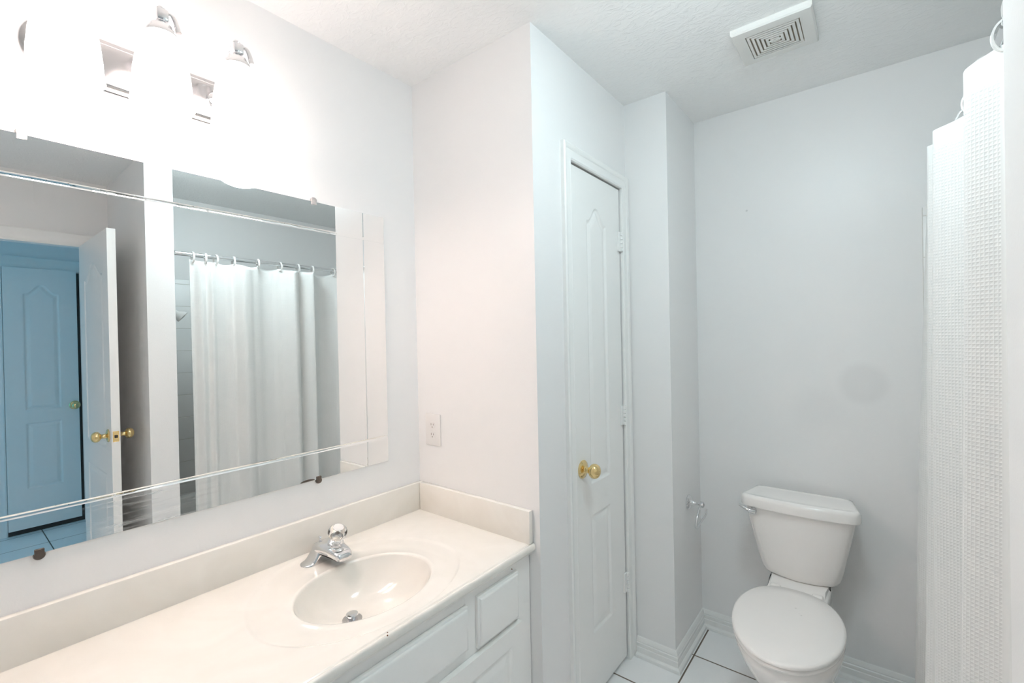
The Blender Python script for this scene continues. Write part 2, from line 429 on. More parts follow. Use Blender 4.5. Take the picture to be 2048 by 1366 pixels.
def slab(bm, w, h, t, panels, tw, prof=DOORPROF):
    l, r, b, tp = moulded_face(bm, w, h, panels, prof, tw)
    B = [bm.verts.new(tw(u, v, t)) for u, v in ((0, 0), (w, 0), (w, h), (0, h))]
    bm.faces.new(B)
    bm.faces.new(l + [B[3], B[0]]); bm.faces.new(r + [B[2], B[1]])
    bm.faces.new(list(b) + [B[1], B[0]]); bm.faces.new(list(tp) + [B[2], B[3]])

def knob(parent, c, d, name='door_knob', m='brass', s=1.0, label='polished brass knob'):
    bm = bmesh.new()
    prof = [(0.0001, 0), (0.034, 0), (0.0345, 0.003), (0.032, 0.006), (0.022, 0.009), (0.0135, 0.012), (0.0115, 0.018), (0.011, 0.026), (0.0125, 0.031),
            (0.018, 0.034), (0.0235, 0.038), (0.0268, 0.044), (0.0275, 0.051), (0.026, 0.058), (0.0215, 0.0645), (0.014, 0.069), (0.006, 0.0708), (0.0001, 0.071)]
    add_lathe(bm, [(r * s, h * s) for r, h in prof], c, d, 40)
    o = link(name, bm, M[m], parent, 40)
    o['label'] = label
    return o

# closet door (door_1)
d1 = empty('door_1', (XP - 0.01, 1.66, 0), 'narrow white moulded closet door with brass knob', None, None, 'structure')
Y0, Y1, Z0, Z1 = 1.4515, 1.8665, 0.018, 2.052
bm = bmesh.new()
pan = [arch_panel(1.578 - Y0, 1.738 - Y0, 0.845 - Z0, 1.868 - Z0, 1.925 - Z0), rect_panel(1.575 - Y0, 1.735 - Y0, 0.262 - Z0, 0.722 - Z0)]
slab(bm, Y1 - Y0, Z1 - Z0, 0.034, pan, lambda u, v, d: Vector((XP - 0.004 - d, Y0 + u, Z0 + v)))
link('slab', bm, M['door'], d1, 50)
knob(d1, (XP - 0.004, 1.513, 0.918), (1, 0, 0))
for z in (1.825, 1.072, 0.343):
    bm = bmesh.new()
    for k in range(5):
        zz = z - 0.042 + k * 0.017
        add_lathe(bm, [(0.0055, 0), (0.0065, 0.001), (0.0065, 0.0145), (0.0055, 0.0155)], (XP + 0.0055, 1.8690, zz), (0, 0, 1), 14)
    add_box(bm, XP - 0.0042, XP + 0.003, 1.846, 1.869, z - 0.042, z + 0.042, 0.001, 1)
    link('hinge', bm, M['trim'], d1, 40)
bm = box(XP - 0.05, XP - 0.045, 1.444, 1.875, 0, 2.062)
struct('trim_5', bm, M['trim'], 'door stop behind the closet door')

# entry door (door_2), swung in against the wing wall
d2 = empty('door_2', (XE - 0.02, 0.595, 0), 'white entry door standing open, seen in the mirror with brass knobs', None, None, 'structure')
Lx0, Lx1, Ly0, Ly1 = 1.672, 2.384, 0.575, 0.611
W2 = Lx1 - Lx0
bm = bmesh.new()
pan2 = [arch_panel(0.125, W2 - 0.125, 0.86, 1.80, 1.88), rect_panel(0.125, W2 - 0.125, 0.24, 0.72)]
slab(bm, W2, 2.02, Ly1 - Ly0, pan2, lambda u, v, d: Vector((Lx0 + u, Ly0 + d, 0.012 + v)))
link('slab', bm, M['door'], d2, 50)
knob(d2, (Lx0 + 0.066, Ly0, 0.945), (0, -1, 0)); knob(d2, (Lx0 + 0.066, Ly1, 0.945), (0, 1, 0))
link('latch_plate', box(Lx0 - 0.0015, Lx0 + 0.001, 0.580, 0.606, 0.917, 0.973, 0.0006, 1), M['brass'], d2)
link('latch_bolt', box(Lx0 - 0.006, Lx0 + 0.001, 0.587, 0.600, 0.938, 0.953, 0.001, 1), M['dark'], d2)

# hall door (door_3)
d3 = empty('door_3', (XH - 0.02, 0.555, 0), 'narrow moulded hall door in blue daylight, seen in the mirror', None, None, 'structure')
bm = bmesh.new(); Y0h = 0.338
pan3 = [arch_panel(0.105, 0.300, 0.90, 1.795, 1.865), rect_panel(0.105, 0.300, 0.30, 0.80)]
slab(bm, 0.405, 1.990, 0.03, pan3, lambda u, v, d: Vector((XH - 0.034 + d, Y0h + u, 0.04 + v)))
link('slab', bm, M['door'], d3, 50)
knob(d3, (XH - 0.034, 0.716, 0.950), (-1, 0, 0))
link('gap', box(XH - 0.008, XH - 0.001, 0.338, 0.764, 0.0, 2.02), M['dark'], d3)  # dark sheet standing in for the shade around the door slab

# ------------------------------------------------------------------ mirror
mi = empty('mirror', (0.0, 0.46, 0.96), 'large frameless wall mirror with a grooved border above the counter', 'mirror')
def mirror_mesh():
    bm = bmesh.new()
    y0, y1, z0, z1, t, ins, gw, gd = -0.145, 1.068, 0.962, 1.881, 0.005, 0.093, 0.0058, 0.0027
    def lines(a, b):
        out = [(a, 0)]
        for c in (a + ins, b - ins): out += [(c + gw * k / 5, 1 - (k / 5) ** 2) for k in range(-5, 6)]
        return out + [(b, 0)]
    ys, zs = lines(y0, y1), lines(z0, z1)
    g = [[bm.verts.new((t - gd * max(0.35 * a, c), y, z)) for y, a in ys] for z, c in zs]
    for j in range(len(zs) - 1):
        for i in range(len(ys) - 1):
            bm.faces.new((g[j][i], g[j][i + 1], g[j + 1][i + 1], g[j + 1][i]))
    # edges down to the wall
    n, k = len(ys), len(zs)
    loop = [g[0][i] for i in range(n)] + [g[j][-1] for j in range(1, k)] + [g[-1][i] for i in range(n - 2, -1, -1)] + [g[j][0] for j in range(k - 2, 0, -1)]
    back = [bm.verts.new((0.0005, v.co.y, v.co.z)) for v in loop]
    for i in range(len(loop)):
        j = (i + 1) % len(loop); bm.faces.new((loop[i], loop[j], back[j], back[i]))
    bm.faces.new(back)
    return bm
link('glass', mirror_mesh(), M['mirror'], mi)
def clip(y, z, top):
    bm = bmesh.new(); s = 1 if top else -1
    add_lathe(bm, [(0.0001, 0), (0.010, 0), (0.0105, 0.004), (0.009, 0.0085), (0.005, 0.010), (0.0001, 0.0102)], (0.0, y, z + 0.004 * s), (1, 0, 0), 20)
    add_box(bm, 0.0055, 0.0085, y - 0.008, y + 0.008, min(z + 0.004 * s, z - 0.010 * s), max(z + 0.004 * s, z - 0.010 * s), 0.001, 1)
    return link('mirror_clip', bm, M['clear_clip'] if top else M['dark_clip'], mi, 40)
for y in (0.131, 0.794): clip(y, 1.881, True)['label'] = 'clear plastic clip on the top edge'
for y in (0.141, 0.790): clip(y, 0.962, False)['label'] = 'dark clip on the bottom edge'
bm = bmesh.new()   # patch where the silvering has gone
pts = [(0.0054, 0.752 + 0.024 * math.cos(a), 0.963 + 0.0065 * math.sin(a)) for a in np.linspace(0, PI, 14)]
bm.faces.new([bm.verts.new(p) for p in pts])
r = bmesh.ops.extrude_face_region(bm, geom=bm.faces[:])
for v in [g for g in r['geom'] if isinstance(g, bmesh.types.BMVert)]: v.co.x -= 0.0003
link('desilvered_patch', bm, M['dark_clip'], mi)['label'] = 'dark patch of lost silvering on the bottom edge'

# ------------------------------------------------------------------ vanity light
vl = empty('vanity_light', (0.0, 0.355, 2.09), 'chrome bar light with three glowing white glass shades above the mirror', 'wall light')
def backplate():
    bm = bmesh.new()
    def ring(hw, hh, x):
        out = []; r = hh
        for sgn, cy in ((1, 0.355 + hw - r), (-1, 0.355 - hw + r)):
            for k in range(17):
                a = -PI / 2 + PI * k / 16
                out.append(Vector((x, cy + sgn * (r * math.cos(a)) * 0.85, 2.092 + sgn * r * math.sin(a))))
        return out
    add_rings(bm, [ring(0.234, 0.062, 0.0), ring(0.234, 0.062, 0.006), ring(0.228, 0.057, 0.010), ring(0.222, 0.052, 0.0105), ring(0.219, 0.0495, 0.014), ring(0.205, 0.043, 0.019), ring(0.195, 0.038, 0.020)])
    return bm
link('backplate', backplate(), M['satin_chrome'], vl, 35)
AXS = 0.163   # distance of the shade axes from the wall
SH = [(0.027, 0.167), (0.033, 0.160), (0.039, 0.146), (0.0455, 0.124), (0.051, 0.099), (0.0548, 0.073), (0.0572, 0.046), (0.0582, 0.040), (0.0580, 0.036), (0.0592, 0.018), (0.0612, 0.004), (0.0618, 0.0)]
for i, y in enumerate((0.182, 0.3455, 0.507)):
    c = Vector((AXS, y, 1.9725))
    bm = bmesh.new()
    add_lathe(bm, [(r, h) for r, h in SH] + [(0.0612, -0.002), (0.0600, 0.0)] + [(r - 0.003, h) for r, h in SH[::-1][1:]], c, (0, 0, 1), 48, cap=False)
    link('lamp_shade', bm, M['opal'], vl, 60)['label'] = 'glowing bell-shaped opal glass shade'
    bm = bmesh.new()
    add_lathe(bm, [(0.0001, 0), (0.013, 0.002), (0.024, 0.009), (0.0325, 0.020), (0.0350, 0.033), (0.0325, 0.046), (0.025, 0.058), (0.017, 0.070), (0.0135, 0.084), (0.0130, 0.150)], c + Vector((0, 0, -0.012)), (0, 0, 1), 24)
    link('bulb', bm, M['bulb'], vl, 60)
    bm = bmesh.new()
    add_lathe(bm, [(0.0001, 0.150), (0.0305, 0.158), (0.0315, 0.164), (0.0305, 0.170), (0.027, 0.174), (0.0235, 0.183), (0.016, 0.187), (0.012, 0.190), (0.012, 0.196), (0.0001, 0.197)], c, (0, 0, 1), 32)
    link('shade_cap', bm, M['chrome'], vl, 40)
    bm = bmesh.new()   # arm: out of the plate, up and over, with a scrolled end
    add_lathe(bm, [(0.0001, 0), (0.024, 0), (0.024, 0.006), (0.017, 0.013), (0.010, 0.016), (0.0001, 0.017)], (0.018, y, 2.095), (1, 0, 0), 28)
    pts = spline([(0.025, y, 2.095), (0.045, y, 2.100), (0.058, y, 2.125), (0.066, y, 2.155), (0.086, y, 2.184), (0.122, y, 2.193), (AXS - 0.004, y, 2.184)], 6)
    add_tube(bm, pts, 0.0055, 12)
    link('arm', bm, M['chrome'], vl, 50)
    bm = bmesh.new()
    add_box(bm, AXS - 0.017, AXS + 0.017, y - 0.012, y + 0.012, 2.164, 2.193, 0.005, 2)
    add_lathe(bm, [(0.0001, 0), (0.009, 0.001), (0.010, 0.006), (0.006, 0.011), (0.0001, 0.012)], (AXS, y, 2.191), (0, 0, 1), 20)
    link('finial', bm, M['chrome'], vl, 40)
    bm = bmesh.new()
    pts = spline([(AXS + 0.010, y + 0.010, 2.185), (AXS + 0.014, y + 0.018, 2.183), (AXS + 0.016, y + 0.024, 2.170), (AXS + 0.018, y + 0.029, 2.148)], 5)
    add_tube(bm, pts, [0.0042 + 0.0022 * k / (len(pts) - 1) for k in range(len(pts))], 10)
    link('turn_key', bm, M['chrome'], vl, 50)

# ------------------------------------------------------------------ ceiling light over the middle of the room
cl = empty('ceiling_light', (1.29, 1.08, H), 'round flush ceiling light glowing cool white, seen in the mirror edge', 'ceiling light')
bm = bmesh.new(); add_lathe(bm, [(0.0001, 0), (0.142, 0), (0.146, 0.006), (0.146, 0.060), (0.142, 0.066), (0.130, 0.068), (0.0001, 0.068)], (1.29, 1.08, H), (0, 0, -1), 48)
link('base_ring', bm, M['white_plastic'], cl, 40)
bm = bmesh.new(); add_lathe(bm, [(0.131, 0.064)] + [(0.131 * math.cos(a), 0.068 + 0.088 * math.sin(a)) for a in np.linspace(0, PI / 2, 14)], (1.29, 1.08, H), (0, 0, -1), 48)
link('glass_dome', bm, M['dome'], cl, 60)

# ------------------------------------------------------------------ exhaust fan grille
vg = empty('exhaust_vent', (1.2, 1.81, H), 'square white plastic exhaust fan grille on the ceiling', 'vent')
VX0, VX1, VY0, VY1 = 1.083, 1.317, 1.697, 1.920
GX0, GX1, GY0, GY1 = 1.122, 1.280, 1.733, 1.885
def rect_ring(bm, o, i, zo, zi, th):
    """a sloping rectangular collar: outer rect o at zo, inner rect i at zi"""
    def r(b, z): return [Vector((b[0], b[2], z)), Vector((b[1], b[2], z)), Vector((b[1], b[3], z)), Vector((b[0], b[3], z))]
    add_rings(bm, [r(o, zo), r(i, zi), r(i, zi + th), r(o, zo + th), r(o, zo)], cap=False)
def ins(d): return (GX0 + d, GX1 - d, GY0 + d * 0.96, GY1 - d * 0.96)
bm = bmesh.new()
V0 = (VX0, VX1, VY0, VY1)
def r4(b, z): return [Vector((b[0], b[2], z)), Vector((b[1], b[2], z)), Vector((b[1], b[3], z)), Vector((b[0], b[3], z))]
def shr(b, d): return (b[0] + d, b[1] - d, b[2] + d, b[3] - d)
add_rings(bm, [r4(V0, H), r4(V0, H - 0.016), r4(shr(V0, 0.004), H - 0.021), r4(ins(-0.006), H - 0.024), r4(ins(0.0), H - 0.022), r4(ins(0.0), H)], cap=False)
link('cover_frame', bm, M['vent_plastic'], vg, 30)
for k in range(6):
    d = 0.003 + 0.0125 * k
    bm = bmesh.new(); rect_ring(bm, ins(d), ins(d + 0.0078), H - 0.0218, H - 0.0228, 0.002)
    link('louver', bm, M['vent_plastic'], vg)
bm = bmesh.new(); add_box(bm, *[GX0 + 0.079 - 0.0 - 0.018, GX1 - 0.079 + 0.018], GY0 + 0.073, GY1 - 0.073, H - 0.0235, H - 0.019, 0.001, 1)
link('centre_plate', bm, M['vent_plastic'], vg)
link('vent_interior', box(GX0, GX1, GY0, GY1, H - 0.012, H - 0.001), M['vent_inside'], vg)

# ------------------------------------------------------------------ outlet
ou = empty('electrical_outlet', (0.089, YP, 1.0), 'white double outlet plate on the wall above the side splash', 'outlet')
bm = bmesh.new(); add_box(bm, 0.0465, 0.1315, YP - 0.006, YP, 1.001, 1.126, 0.0035, 2)
link('cover_plate', bm, M['white_plastic'], ou, 40)
for z in (1.0815, 1.0435):
    bm = bmesh.new(); c = Vector((0.089, YP - 0.0058, z))
    ring = []
    for k in range(32):
        a = 2 * PI * k / 32; x = 0.0165 * math.cos(a); zz = max(-0.0125, min(0.0125, 0.0165 * math.sin(a)))
        ring.append((x, zz))
    add_rings(bm, [[c + Vector((x, 0, zz)) for x, zz in ring], [c + Vector((x, -0.0016, zz)) for x, zz in ring]])
    rc = link('receptacle', bm, M['white_plastic'], ou, 30)
    for dx, dz, hw, hh in ((-0.0062, 0.003, 0.0011, 0.0042), (0.0062, 0.003, 0.0011, 0.0035), (0.0, -0.0075, 0.0021, 0.0021)):
        link('slot', box(c.x + dx - hw, c.x + dx + hw, c.y - 0.0021, c.y - 0.0010, c.z + dz - hh, c.z + dz + hh), M['slot'], rc)
bm = bmesh.new(); add_lathe(bm, [(0.0001, 0), (0.003, 0), (0.0028, 0.001), (0.0001, 0.0013)], (0.089, YP - 0.006, 1.0625), (0, -1, 0), 14)
link('plate_screw', bm, M['white_plastic'], ou, 40)

# ------------------------------------------------------------------ countertop with moulded basin
ct = empty('countertop', (0.28, 0.46, ZC), 'cream cultured marble vanity top with moulded oval basin', 'countertop')
CX, CY = 0.333, 0.745
YL = -0.30
def counter_mesh():
    bm = bmesh.new(); xb, xf, ya, yb = 0.0, 0.556, YL, YP
    n = 144
    angs = sorted([2 * PI * k / n for k in range(n)] + [math.atan2(y - CY, x - CX) % (2 * PI) for x in (xb, xf) for y in (ya, yb)])
    def bez(s):   # (scale of inner ellipse, depth)
        return s
    bowl = []
    D = 0.108
    # radial fraction of the bowl ellipse -> depth
    for f in (0.0, 0.12, 0.25, 0.4, 0.52, 0.63, 0.72, 0.79, 0.85, 0.895, 0.93, 0.955, 0.975, 0.99, 1.005, 1.025, 1.05):
        g = min(f / 0.985, 1.0)
        dep = D * (1 - g ** 3.2) ** 0.86 if f < 0.985 else 0
        bowl.append((f, dep))
    # soften the rim
    soft = {0.93: None}
    rings = []
    def ell(a, A, B, ox=0.0, oy=0.0): return Vector((CX + ox + A * math.cos(a), CY + oy + B * math.sin(a), 0))
    RA, RB = 0.158, 0.196        # bowl half axes (x, y)
    OA, OB = 0.216, 0.296        # outer moulded ring
    base_drop = 0.0034
    for f, dep in bowl:
        if f == 0: continue
        sh = (1 - min(f, 1)) ** 1.2
        z = ZC - base_drop - dep
        if f > 1.0: z = ZC - base_drop + 0.0016 * math.sin(min((f - 1) / 0.05, 1) * PI)
        rings.append([ell(a, RA * f, RB * f, -0.045 * sh, -0.02 * sh) + Vector((0, 0, z)) for a in angs])
    for q, dz in ((0.35, -base_drop), (0.7, -base_drop), (0.84, -base_drop), (0.89, -base_drop * 0.93), (0.94, -base_drop * 0.6), (0.99, -base_drop * 0.15), (1.03, 0.0)):
        A = RA * 1.05 + (OA - RA * 1.05) * q; B = RB * 1.05 + (OB - RB * 1.05) * q
        Ab = RA * 1.05 + (0.300 - RA * 1.05) * q   # the ring runs wider behind the bowl, around the faucet
        rings.append([ell(a, min(A, 0.222) if math.cos(a) >= 0 else min(Ab, 0.309), B) + Vector((0, 0, ZC + dz)) for a in angs])
    last = []
    for a in angs:
        c, s = math.cos(a), math.sin(a); ts = []
        if c > 1e-9: ts.append((xf - CX) / c)
        if c < -1e-9: ts.append((xb - CX) / c)
        if s > 1e-9: ts.append((yb - CY) / s)
        if s < -1e-9: ts.append((ya - CY) / s)
        t = min(ts); last.append(Vector((CX + c * t, CY + s * t, ZC)))
    rings.append(last)
    # the outer ring must not pass the front lip
    vs = add_rings(bm, rings, cap=False)
    cen = bm.verts.new((CX - 0.045, CY - 0.02, ZC - base_drop - D))
    for i in range(len(angs)):
        j = (i + 1) % len(angs); bm.faces.new((cen, vs[0][i], vs[0][j]))
    return bm
link('counter_slab', counter_mesh(), M['counter'], ct, 70)
bm = bmesh.new()   # rounded front lip, extruded along the counter
lip = [(0.5560, 0), (0.5575, -0.0008), (0.5595, -0.0026), (0.5612, -0.0026), (0.5630, -0.0012), (0.5660, -0.0012), (0.5695, -0.0035), (0.5714, -0.0080), (0.5718, -0.0135), (0.5712, -0.0190), (0.5690, -0.0240),
       (0.5660, -0.0265), (0.5650, -0.0300), (0.5600, -0.0325), (0.5200, -0.0325), (0.5200, -0.0010)]
add_rings(bm, [[Vector((x, y, ZC + z)) for x, z in lip] for y in (YL, YP - 0.001)])
link('front_edge', bm, M['counter'], ct, 40)
bm = bmesh.new(); add_box(bm, 0.0008, 0.0205, YL, YP - 0.001, ZC - 0.002, 0.8485, 0.003, 2); link('backsplash', bm, M['counter'], ct, 40)
bm = bmesh.new(); add_box(bm, 0.0210, 0.5640, YP - 0.021, YP - 0.001, ZC - 0.001, 0.8485, 0.003, 2); link('side_splash', bm, M['counter'], ct, 40)
def chip(parent, p, r, lab):
    bm = bmesh.new(); add_lathe(bm, [(0.0001, -r * 0.3), (r * 0.8, -r * 0.2), (r, 0), (r * 0.7, r * 0.25), (0.0001, r * 0.4)], p, (1, 0, 0.6), 10)
    o = link('rust_spot', bm, M['rust'], parent, 60); o['label'] = lab
chip(ct, (0.5685, 0.640, ZC - 0.0030), 0.0022, 'brown spot on the front edge'); chip(ct, (0.5600, 0.646, ZC - 0.0022), 0.0016, 'brown spot on the front edge')

dr = empty('sink_drain', (0.288, 0.725, 0.629), 'chrome pop-up drain stopper at the bottom of the basin', 'drain')
DZ = ZC - 0.0034 - 0.108 + 0.0022
bm = bmesh.new(); add_lathe(bm, [(0.0001, -0.004), (0.026, -0.004), (0.0275, 0.0005), (0.0265, 0.0025), (0.021, 0.0020), (0.018, 0.001), (0.0001, 0.001)], (0.288, 0.725, DZ), (0, 0, 1), 36); link('drain_flange', bm, M['satin_chrome'], dr, 40)
bm = bmesh.new(); add_lathe(bm, [(0.0001, 0.000), (0.0135, 0.000), (0.0135, 0.010), (0.0165, 0.012), (0.0172, 0.0145), (0.016, 0.0165), (0.010, 0.0172), (0.0001, 0.0173)], (0.288, 0.725, DZ), (0, 0, 1), 32); link('stopper', bm, M['chrome'], dr, 40)

# ------------------------------------------------------------------ faucet
fa = empty('faucet', (0.09, 0.76, ZC), 'chrome single-handle basin faucet with clear round knob', 'faucet')
FZ = ZC - 0.0031
def wing():
    bm = bmesh.new(); rings = []
    for k in range(41):
        s = -1 + 2 * k / 40; a = abs(s)
        y = 0.76 + 0.078 * s
        hw = 0.0275 * math.sqrt(max(0.0, 1 - a ** 6)) + 0.0005
        rise = max(0.0, min(1.0, (0.74 - a) / 0.50)); rise = rise * rise * (3 - 2 * rise)
        hh = 0.006 * (1 - a ** 10) + 0.001 + 0.047 * rise
        hw *= 1 - 0.10 * rise
        sec = []
        for q in range(18):
            t = PI * q / 17
            sec.append(Vector((0.088 + hw * math.copysign(abs(math.cos(t)) ** 0.6, math.cos(t)), y, FZ + hh * math.sin(t) ** 0.55 if 0 < q < 17 else FZ)))
        rings.append(sec)
    add_rings(bm, rings)
    return bm
link('base_plate', wing(), M['chrome'], fa, 50)
def spout():
    bm = bmesh.new(); rings = []
    S = [(0.060, 0.026, 0.004, 0.044), (0.072, 0.033, 0.010, 0.052), (0.092, 0.036, 0.020, 0.0560), (0.118, 0.036, 0.026, 0.0570), (0.142, 0.034, 0.028, 0.0555), (0.164, 0.031, 0.0275, 0.0530),
         (0.184, 0.0285, 0.0255, 0.0500), (0.197, 0.0255, 0.0235, 0.0460), (0.2045, 0.021, 0.0235, 0.0390)]
    for x, hw, zb, zt in S:
        sec = []
        for q in range(28):
            t = 2 * PI * q / 28; c, s = math.cos(t), math.sin(t)
            e = 0.55
            sec.append(Vector((x, 0.76 + hw * math.copysign(abs(c) ** e, c), FZ + (zb + zt) / 2 + (zt - zb) / 2 * math.copysign(abs(s) ** e, s))))
        rings.append(sec)
    add_rings(bm, rings); return bm
link('spout', spout(), M['chrome'], fa, 50)
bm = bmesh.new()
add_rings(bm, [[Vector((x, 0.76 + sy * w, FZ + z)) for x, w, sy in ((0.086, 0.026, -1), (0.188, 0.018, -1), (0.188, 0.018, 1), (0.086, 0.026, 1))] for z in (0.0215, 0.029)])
link('spout_shade_block', bm, M['dark'], fa)['label'] = 'dark block painted as the shade under the spout'  # solid dark block added in place of shade under the spout
KD = Vector((0.42, -0.05, 1)).normalized(); KC = Vector((0.134, 0.769, FZ + 0.052))
bm = bmesh.new(); add_lathe(bm, [(0.0001, 0), (0.024, 0), (0.0245, 0.006), (0.020, 0.010), (0.014, 0.012), (0.0001, 0.012)], KC, KD, 32); link('handle_collar', bm, M['chrome'], fa, 40)
bm = bmesh.new(); add_lathe(bm, [(0.0001, 0.0125), (0.0175, 0.0125), (0.0185, 0.018), (0.017, 0.024), (0.0195, 0.029), (0.0255, 0.034), (0.0285, 0.041), (0.0285, 0.048), (0.0255, 0.055), (0.0195, 0.0605), (0.0165, 0.062), (0.0001, 0.062)], KC, KD, 24)
hk = link('handle_knob', bm, M['acrylic'], fa, 25); hk['label'] = 'clear acrylic knob'
bm = bmesh.new(); add_lathe(bm, [(0.0001, 0.0622), (0.0155, 0.0622), (0.0155, 0.0632), (0.013, 0.0642), (0.0001, 0.0645)], KC, KD, 28); link('index_button', bm, M['white_plastic'], hk, 40)
bm = bmesh.new(); add_lathe(bm, [(0.0001, 0), (0.003, 0.001), (0.003, 0.010), (0.006, 0.012), (0.006, 0.016), (0.0001, 0.018)], (0.064, 0.757, FZ + 0.046), (0, 0, 1), 16); link('lift_rod', bm, M['chrome'], fa, 40)

# ------------------------------------------------------------------ vanity cabinet
vc = empty('vanity_cabinet', (0.27, 0.46, 0), 'white painted vanity cabinet with raised panel doors under the counter', 'cabinet')
XF = 0.546
bm = bmesh.new()
add_box(bm, 0.002, XF - 0.019, YL + 0.01, YP - 0.002, 0.10, 0.60)
add_box(bm, 0.002, XF - 0.075, YL + 0.01, YP - 0.002, 0.0, 0.10)
add_box(bm, 0.002, 0.10, YL + 0.01, YP - 0.002, 0.60, ZC - 0.0335)
link('carcass', bm, M['cab'], vc)
bm = bmesh.new()
for y0, y1 in ((YL + 0.01, -0.235), (0.335, 0.375), (0.915, 0.960), (1.145, YP - 0.002)): add_box(bm, XF - 0.019, XF, y0, y1, 0.10, ZC - 0.0335)
for z0, z1 in ((0.10, 0.135), (0.505, 0.55), (0.667, ZC - 0.0335)): add_box(bm, XF - 0.0188, XF - 0.0002, YL + 0.01, YP - 0.002, z0, z1)
link('face_frame', bm, M['cab'], vc)
def drawer_front(name, y0, y1, z0, z1):
    bm = bmesh.new(); x = XF + 0.0005
    def rr(d, dx): return [Vector((x + dx, y0 + d, z0 + d)), Vector((x + dx, y1 - d, z0 + d)), Vector((x + dx, y1 - d, z1 - d)), Vector((x + dx, y0 + d, z1 - d))]
    add_rings(bm, [rr(0, 0), rr(0, 0.0085), rr(0.003, 0.0105), rr(0.006, 0.0110), rr(0.007, 0.0135), rr(0.0105, 0.0165), rr(0.014, 0.0172)])
    return link(name, bm, M['cab'], vc, 30)
drawer_front('drawer_front', 0.957, 1.147, 0.528, 0.6765)
drawer_front('false_front', 0.380, 0.917, 0.547, 0.6715)
drawer_front('drawer_front', -0.238, 0.338, 0.528, 0.6765)
CABPROF = [(0, 0), (0.002, 0.004), (0.010, 0.0062), (0.016, 0.0062), (0.036, 0.001), (0.040, 0.0), (9, 0.0)]
def cab_door(y0, y1, z0=0.118, z1=0.516):
    bm = bmesh.new(); w, h = y1 - y0, z1 - z0
    b = 0.055
    slab(bm, w, h, 0.0175, [rect_panel(b, w - b, b, h - b)], lambda u, v, d: Vector((XF + 0.0185 - d, y0 + u, z0 + v)), CABPROF)
    bmesh.ops.remove_doubles(bm, verts=bm.verts, dist=1e-6)
    return link('cabinet_door', bm, M['cab'], vc, 50)
for a, b in ((0.752, 1.153), (0.345, 0.746), (0.05, 0.338), (-0.24, 0.045)): cab_door(a, b)
chip(vc, (XF + 0.001, 1.127, 0.6860), 0.0022, 'brown nail spot on the frame')

# ------------------------------------------------------------------ toilet
to = empty('toilet', (1.205, 1.95, 0), 'white two-piece toilet with closed lid against the back wall', 'toilet')
TX = 1.205
def sym_outline(pts, n=10):
    """half outline (dx>=0) from back to front -> closed loop mirrored about x = TX"""
    h = spline([(dx, y, 0) for dx, y in pts], n)
    right = [(TX + p.x, p.y) for p in h]; left = [(TX - p.x, p.y) for p in h[::-1]]
    return right + left
def loft(bm, levels):
    add_rings(bm, [[Vector((x, y, z)) for x, y in o] for o, z in levels])
def poly_tank(hwb, hwm, yb, ym, yf, hwf):
    """lid/tank section: back half width, widest half width, front bowed"""
    P = [(hwb, yb), (hwm, ym)]
    out = [(hwb - 0.02, yb), (hwb, yb - 0.006)]
    for t in np.linspace(0.15, 1, 6): out.append((hwb + (hwm - hwb) * t, yb - 0.006 + (ym - yb + 0.006) * t))
    for k in range(1, 6):   # rounded/chamfered front corner
        t = k / 6; out.append((hwm - (hwm - hwf) * t * t * 0.9 - 0.0 * t, ym - (ym - yf) * 0.72 * t))
    y_c = out[-1][1]; x_c = out[-1][0]
    for t in np.linspace(0.12, 1, 10):
        out.append((x_c * (1 - t), y_c - (y_c - yf) * (1 - (1 - t) ** 2)))
    right = [(TX + a, b) for a, b in out]; left = [(TX - a, b) for a, b in out[::-1][1:]]
    return right + left
bm = bmesh.new()
def tank(s, z):   # s: 0 bottom, 1 top
    hwb = 0.118 + (0.168 - 0.118) * s; hwm = 0.138 + (0.190 - 0.138) * s; hwf = 0.105 + (0.160 - 0.105) * s
    return poly_tank(hwb, hwm, 2.272, 2.185 + (2.145 - 2.185) * s, 2.122 + (2.096 - 2.122) * s, hwf)
lv = [(tank(-0.36, 0), 0.4205), (tank(-0.22, 0), 0.423), (tank(-0.10, 0), 0.430), (tank(0.0, 0), 0.442), (tank(0.09, 0), 0.458)] + [(tank(s, 0), 0.432 + (0.700 - 0.432) * s) for s in (0.16, 0.25, 0.4, 0.55, 0.7, 0.85, 1.0)]
loft(bm, lv); link('tank', bm, M['porcelain'], to, 50)
bm = bmesh.new()
def lid(e): return poly_tank(0.176 + e, 0.204 + e, 2.280 + e, 2.132, 2.080 - e, 0.172 + e)
loft(bm, [(lid(-0.006), 0.698), (lid(-0.001), 0.700), (lid(0.0), 0.704), (lid(0.0), 0.730), (lid(-0.003), 0.738), (lid(-0.010), 0.743), (lid(-0.018), 0.7445), (lid(-0.022), 0.7435), (lid(-0.05), 0.744)])
link('tank_lid', bm, M['porcelain'], to, 50)
# flush lever
lv_ = bmesh.new()
add_lathe(lv_, [(0.0001, 0), (0.013, 0), (0.0145, 0.004), (0.012, 0.010), (0.0001, 0.012)], (1.052, 2.116, 0.680), (-0.35, -1, 0), 24)
add_tube(lv_, spline([(1.056, 2.100, 0.679), (1.040, 2.092, 0.683), (1.018, 2.096, 0.690), (0.998, 2.104, 0.695)], 6), [0.0105 - 0.0062 * k / 18 for k in range(19)], 12)
link('flush_lever', lv_, M['chrome'], to, 50)
